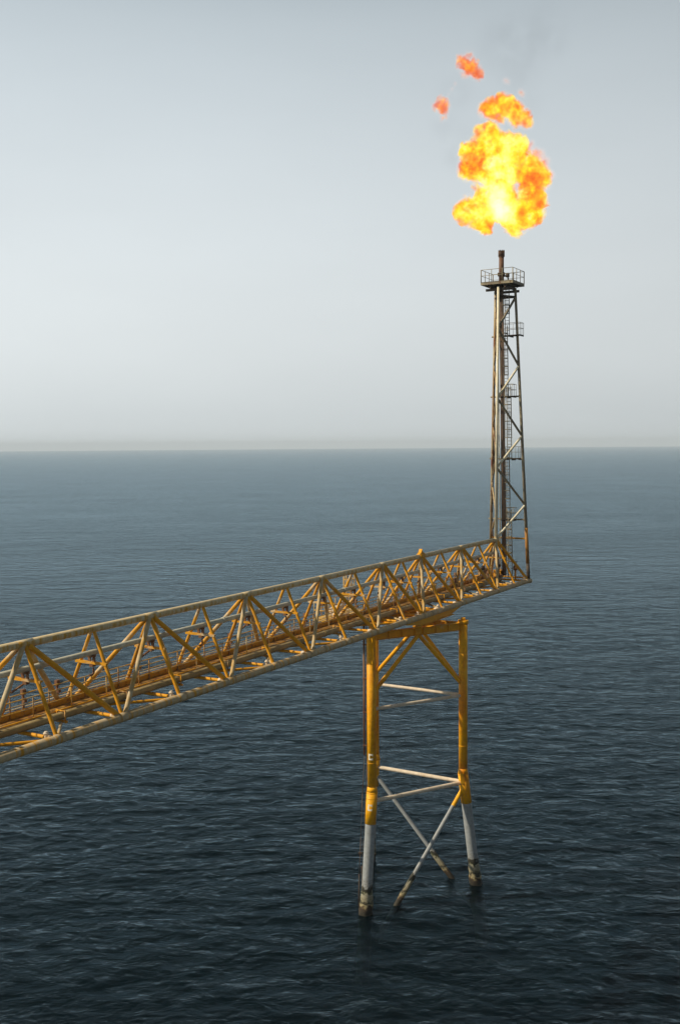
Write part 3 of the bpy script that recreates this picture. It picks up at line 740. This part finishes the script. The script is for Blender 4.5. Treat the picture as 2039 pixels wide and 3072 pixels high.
# riser pipe and cable on the left of the near leg
ri = empty('riser_pipe', (1.5, 73.9, 0), 0, 'thin brown riser pipe hanging beside the near tripod leg', 'pipe')
o = Vector((1.5, 73.9, 0))
MB().tube(Vector((1.68, 74.0, 20.9)) - o, Vector((1.66, 74.0, 11.3)) - o, .075, .075, 10).build('pipe', M['riser'], ri)
MB().tube(Vector((1.86, 73.9, 20.9)) - o, Vector((1.84, 73.9, 11.0)) - o, .035, .035, 8).build('conduit', M['dark'], ri)
for z in (19.5, 17, 14.5, 12): MB().box(Vector((1.8, 73.9, z)) - o, (.5, .08, .08)).build('bracket', M['riser'], ri)
cb_ = MB().path([Vector((1.68, 74., 11.3)), Vector((1.5, 73.9, 8.4)), Vector((1.36, 73.8, 5.2)), Vector((1.22, 73.7, 2.3))], .03, 6)
cb_.path([Vector((1.84, 73.9, 11.)), Vector((1.7, 73.9, 8.)), Vector((1.5, 73.8, 5.)), Vector((1.42, 73.7, 2.6))], .02, 6)
cb_.box((1.3, 73.7, 4.0), (.28, .1, .14)).tube((1.22, 73.7, 2.4), (1.18, 73.7, -.4), .05, .05, 8).tube((1.42, 73.7, 3.), (1.42, 73.7, -.4), .045, .045, 8)
tag(cb_.build('hanging_cable', M['dark'], None), 'pair of thin slack cables hanging to the water left of the near leg', 'cable')

# ------------------------------------------------------------------ flame
def flame_mat(name, blobs, hot, dens, core=None, k=.45, namp=1.5, nscale=.55, seed=0., cut=0.):
    """volume: smooth union of spheres eroded by turbulence; colour from orange to pale yellow"""
    m, nt, nodes, L = newmat(name)
    out = N(nt, 'ShaderNodeOutputMaterial')
    tc = N(nt, 'ShaderNodeTexCoord')
    # turbulence warp
    nw = N(nt, 'ShaderNodeTexNoise', Scale=nscale, Detail=7., Roughness=.70); nw.noise_dimensions = '4D'; nw.inputs['W'].default_value = seed
    L.new(tc.outputs['Object'], nw.inputs['Vector'])
    wn = N(nt, 'ShaderNodeTexNoise', Scale=nscale * .8, Detail=2., Roughness=.5); wn.noise_dimensions = '4D'; wn.inputs['W'].default_value = seed + 4.
    L.new(tc.outputs['Object'], wn.inputs['Vector'])
    w1 = N(nt, 'ShaderNodeVectorMath', _operation='SUBTRACT'); w1.inputs[1].default_value = (.5, .5, .5); L.new(wn.outputs['Color'], w1.inputs[0])
    w2 = N(nt, 'ShaderNodeVectorMath', _operation='SCALE'); w2.inputs['Scale'].default_value = namp * 1.0; L.new(w1.outputs[0], w2.inputs[0])
    wp = N(nt, 'ShaderNodeVectorMath', _operation='ADD'); L.new(tc.outputs['Object'], wp.inputs[0]); L.new(w2.outputs[0], wp.inputs[1])
    ws = N(nt, 'ShaderNodeVectorMath', _operation='MULTIPLY_ADD'); ws.inputs[1].default_value = (2.5, 2.5, 2.5); L.new(w1.outputs[0], ws.inputs[0]); L.new(tc.outputs['Object'], ws.inputs[2])
    L.new(ws.outputs[0], nw.inputs['Vector'])
    prev = None
    for (x, y, z, r) in blobs:
        dd = N(nt, 'ShaderNodeVectorMath', _operation='DISTANCE'); L.new(wp.outputs[0], dd.inputs[0]); dd.inputs[1].default_value = (x, y, z)
        sb = N(nt, 'ShaderNodeMath', _operation='SUBTRACT', i1=r); L.new(dd.outputs['Value'], sb.inputs[0])
        if prev is None: prev = sb
        else:
            sm = N(nt, 'ShaderNodeMath', _operation='SMOOTH_MIN', i2=k); L.new(prev.outputs[0], sm.inputs[0]); L.new(sb.outputs[0], sm.inputs[1]); prev = sm
    # field = -sdf + (noise-.5)*amp
    nn = N(nt, 'ShaderNodeMath', _operation='MULTIPLY_ADD', i1=namp * 2, i2=-namp + cut); L.new(nw.outputs[0], nn.inputs[0])
    fl = N(nt, 'ShaderNodeMath', _operation='SUBTRACT'); L.new(nn.outputs[0], fl.inputs[0]); L.new(prev.outputs[0], fl.inputs[1])
    body = N(nt, 'ShaderNodeMapRange', _interpolation_type='SMOOTHSTEP', i1=-.05, i2=.32, i3=0., i4=dens); L.new(fl.outputs[0], body.inputs[0])
    halo = N(nt, 'ShaderNodeMapRange', _interpolation_type='SMOOTHSTEP', i1=-.25, i2=.12, i3=0., i4=1.); L.new(fl.outputs[0], halo.inputs[0])
    # colour
    nc = N(nt, 'ShaderNodeTexNoise', Scale=nscale * 1.15, Detail=9., Roughness=.70); nc.noise_dimensions = '4D'; nc.inputs['W'].default_value = seed + 9.
    L.new(tc.outputs['Object'], nc.inputs['Vector'])
    h = N(nt, 'ShaderNodeMath', _operation='MULTIPLY_ADD', i1=1.5, i2=hot - .25); L.new(nc.outputs[0], h.inputs[0]); hv = h
    if core:
        for (x, y, z, r, s) in core:
            dd = N(nt, 'ShaderNodeVectorMath', _operation='DISTANCE'); L.new(tc.outputs['Object'], dd.inputs[0]); dd.inputs[1].default_value = (x, y, z)
            mr = N(nt, 'ShaderNodeMapRange', _interpolation_type='SMOOTHSTEP', i1=r, i2=0., i3=0., i4=s); L.new(dd.outputs['Value'], mr.inputs[0])
            ad = N(nt, 'ShaderNodeMath', _operation='ADD'); L.new(hv.outputs[0], ad.inputs[0]); L.new(mr.outputs[0], ad.inputs[1]); hv = ad
    cr = ramp(nt, [(.30, (.75, .07, .0)), (.42, (.90, .14, .0)), (.50, (1.05, .30, .0)), (.57, (1.15, .62, .0)), (.66, (1.2, .98, .02)), (.80, (1.2, 1.1, .35)), (1., (1.2, 1.15, .8))])
    L.new(hv.outputs[0], cr.inputs[0])
    em = N(nt, 'ShaderNodeEmission'); L.new(cr.outputs[0], em.inputs[0]); L.new(body.outputs[0], em.inputs[1])
    e2 = N(nt, 'ShaderNodeEmission'); e2.inputs[0].default_value = (1, .46, .26, 1)
    hm = N(nt, 'ShaderNodeMath', _operation='MULTIPLY', i1=.20); L.new(halo.outputs[0], hm.inputs[0]); L.new(hm.outputs[0], e2.inputs[1])
    ab = N(nt, 'ShaderNodeVolumeAbsorption'); ab.inputs[0].default_value = (0, 0, 0, 1); L.new(body.outputs[0], ab.inputs[1])
    a1 = N(nt, 'ShaderNodeAddShader'); L.new(em.outputs[0], a1.inputs[0]); L.new(e2.outputs[0], a1.inputs[1])
    a2 = N(nt, 'ShaderNodeAddShader'); L.new(a1.outputs[0], a2.inputs[0]); L.new(ab.outputs[0], a2.inputs[1])
    L.new(a2.outputs[0], out.inputs['Volume'])
    m.cycles.volume_step_rate = .6
    return m

def hull(name, blobs, m, loc, grow, vox=.3):
    bm = bmesh.new()
    for (x, y, z, r) in blobs:
        bmesh.ops.create_icosphere(bm, subdivisions=2, radius=r + grow, matrix=Matrix.Translation((x, y, z)))
    me = bpy.data.meshes.new(name); bm.to_mesh(me); bm.free(); me.materials.append(m)
    o = bpy.data.objects.new(name, me); COL.objects.link(o); o.location = loc
    md = o.modifiers.new('merge', 'REMESH'); md.mode = 'VOXEL'; md.voxel_size = vox
    return o
FX, FY = 14.66, 93.5
KZ = .00915
def fb(lst):  # (photo zoom px x, y, radius, depth)
    return [((x - 830) * KZ, dy, (1400 - y) * KZ, r * KZ) for x, y, r, dy in lst]
F0 = (FX - .15, FY, 57.70)
main = fb([(750, 1060, 165, 0), (690, 970, 100, .4), (930, 1120, 150, -.3), (850, 1300, 150, 0), (830, 1470, 120, -.2), (830, 1600, 115, .3), (800, 1690, 100, 0),
           (580, 1150, 125, .5), (570, 1310, 125, -.4), (600, 1480, 24, .3), (640, 1560, 50, -.2), (530, 1690, 118, .2), (660, 1820, 95, -.3), (690, 1730, 110, .5), (960, 1720, 115, -.2),
           (1010, 1300, 80, .4), (1000, 1570, 75, .5), (1120, 1240, 110, .6), (1170, 1400, 125, -.3), (1160, 1560, 120, .3), (1150, 1660, 145, 0), (980, 1830, 95, .3), (1070, 1750, 110, -.4)])
mm = flame_mat('flame_main', main, .055, 2.8, core=[((840 - 830) * KZ, -.6, (1400 - 1620) * KZ, 2.8, .29), (0, -.8, .6, 2.6, .24), (-2.3, -.9, 1.3, 1.9, -.13), (3.3, -.8, .6, 2.2, -.15), (3.2, -.9, -2.0, 1.5, -.08), (-3.5, -.8, -2.9, 1.3, -.06), (-.9, -.4, 3.6, 1.8, .16), (.2, -.8, -3.0, 2.0, .14), (-2.6, -.4, -3.0, 1.6, .10), (2.4, -.3, -3.6, 1.7, .10), (1.1, -.6, 2.6, 1.8, .10)], namp=1.9, nscale=.75, seed=2.3, cut=.16)
o = hull('flame', main, mm, F0, .55); tag(o, 'large yellow white fireball burning above the flare tip', 'flame', 'flames above the flare tip')
def puff(lst, hot, seed, label, dens=3., namp=.9, nsc=.8, cut=.05, k=.3, grow=.4):
    b = fb(lst); cx_ = sum(v[0] for v in b) / len(b); cz_ = sum(v[2] for v in b) / len(b)
    b = [(v[0] - cx_, v[1], v[2] - cz_, v[3]) for v in b]
    mt = flame_mat('flame_puff', b, hot, dens, None, k, namp, nsc, seed, cut)
    o = hull('flame', b, mt, (F0[0] + cx_, F0[1], F0[2] + cz_), grow, .16); tag(o, label, 'flame', 'flames above the flare tip'); return o
puff([(690, 740, 75, 0), (760, 720, 95, .3), (860, 700, 100, -.2), (960, 740, 95, .2), (1040, 800, 65, -.2), (1090, 850, 45, 0), (820, 800, 55, .2), (985, 860, 45, -.3)], .0, 5.1,
     'broad orange flame cloud just above the main fireball', namp=1.1, nsc=.9, cut=.1)
puff([(470, 270, 48, 0), (500, 335, 62, .2), (560, 330, 55, -.2), (600, 385, 48, 0), (535, 190, 22, .1), (445, 230, 22, 0)], -.09, 8.4, 'topmost detached orange flame puff', dens=2.6, namp=1.25, nsc=1.3, cut=.14)
puff([(270, 690, 50, 0), (290, 740, 38, .1), (215, 695, 24, -.1), (262, 810, 16, 0), (265, 640, 24, 0)], -.09, 3.7, 'small orange flame puff left of the others', dens=2.2, namp=1.2, nsc=1.5, cut=.14)
puff([(1030, 565, 30, 0), (1050, 590, 22, 0)], -.08, 6.6, 'tiny orange flame speck above right of the orange cloud', dens=1.5, namp=.35, nsc=1.6, cut=-.02, grow=.25)
puff([(890, 450, 26, 0), (915, 465, 18, 0)], -.1, 1.6, 'faintest pink flame wisp high above the orange cloud', dens=.6, namp=.35, nsc=1.6, cut=-.02, grow=.25)
puff([(1110, 1080, 45, 0), (1200, 1160, 55, 0), (1270, 1240, 50, .2), (1300, 1360, 50, 0), (1290, 1450, 30, 0), (1060, 1060, 24, 0)], -.11, 4.6, 'thin pinkish flame fringe on the upper right side of the fireball', dens=.9, namp=.8, nsc=1.3, cut=.05)
puff([(395, 480, 14, 0), (365, 530, 13, 0), (330, 580, 10, 0)], -.2, 2.2, 'thin brown flame thread between the two upper left puffs', dens=.9, namp=.18, nsc=2.5, cut=.0, k=.2, grow=.15)

# thin smoke drifting above and beside the fire
def smoke(lst, label):
    b = fb(lst); cx_ = sum(v[0] for v in b) / len(b); cz_ = sum(v[2] for v in b) / len(b)
    b = [(v[0] - cx_, v[1], v[2] - cz_, v[3]) for v in b]
    m, nt, nodes, L = newmat('smoke'); out = N(nt, 'ShaderNodeOutputMaterial'); tc = N(nt, 'ShaderNodeTexCoord')
    prev = None
    for (x, y, z, r) in b:
        dd = N(nt, 'ShaderNodeVectorMath', _operation='DISTANCE'); L.new(tc.outputs['Object'], dd.inputs[0]); dd.inputs[1].default_value = (x, y, z)
        mr = N(nt, 'ShaderNodeMapRange', _interpolation_type='SMOOTHSTEP', i1=r, i2=0., i3=0., i4=1.); L.new(dd.outputs['Value'], mr.inputs[0])
        if prev is None: prev = mr
        else:
            ad = N(nt, 'ShaderNodeMath', _operation='MAXIMUM'); L.new(prev.outputs[0], ad.inputs[0]); L.new(mr.outputs[0], ad.inputs[1]); prev = ad
    nn = N(nt, 'ShaderNodeTexNoise', Scale=.5, Detail=5., Roughness=.6, Distortion=.4); L.new(tc.outputs['Object'], nn.inputs[0])
    mr = N(nt, 'ShaderNodeMapRange', i1=.36, i2=.75, i3=0., i4=.07); L.new(nn.outputs[0], mr.inputs[0])
    mu = N(nt, 'ShaderNodeMath', _operation='MULTIPLY'); L.new(prev.outputs[0], mu.inputs[0]); L.new(mr.outputs[0], mu.inputs[1])
    ab = N(nt, 'ShaderNodeVolumeAbsorption'); ab.inputs[0].default_value = (.12, .13, .15, 1); L.new(mu.outputs[0], ab.inputs[1]); L.new(ab.outputs[0], out.inputs['Volume'])
    o = hull('smoke', b, m, (F0[0] + cx_, F0[1] + 1.5, F0[2] + cz_), 0, .5); tag(o, label, None, None, 'stuff')
smoke([(430, 520, 260, 0), (330, 800, 240, .5), (520, 900, 200, 0), (420, 1150, 200, 0)], 'faint grey smoke left of the flame')
smoke([(900, 60, 420, 0), (1250, -60, 420, .5), (1050, 280, 360, 0), (1180, 650, 200, 0)], 'faint grey smoke above the flame')
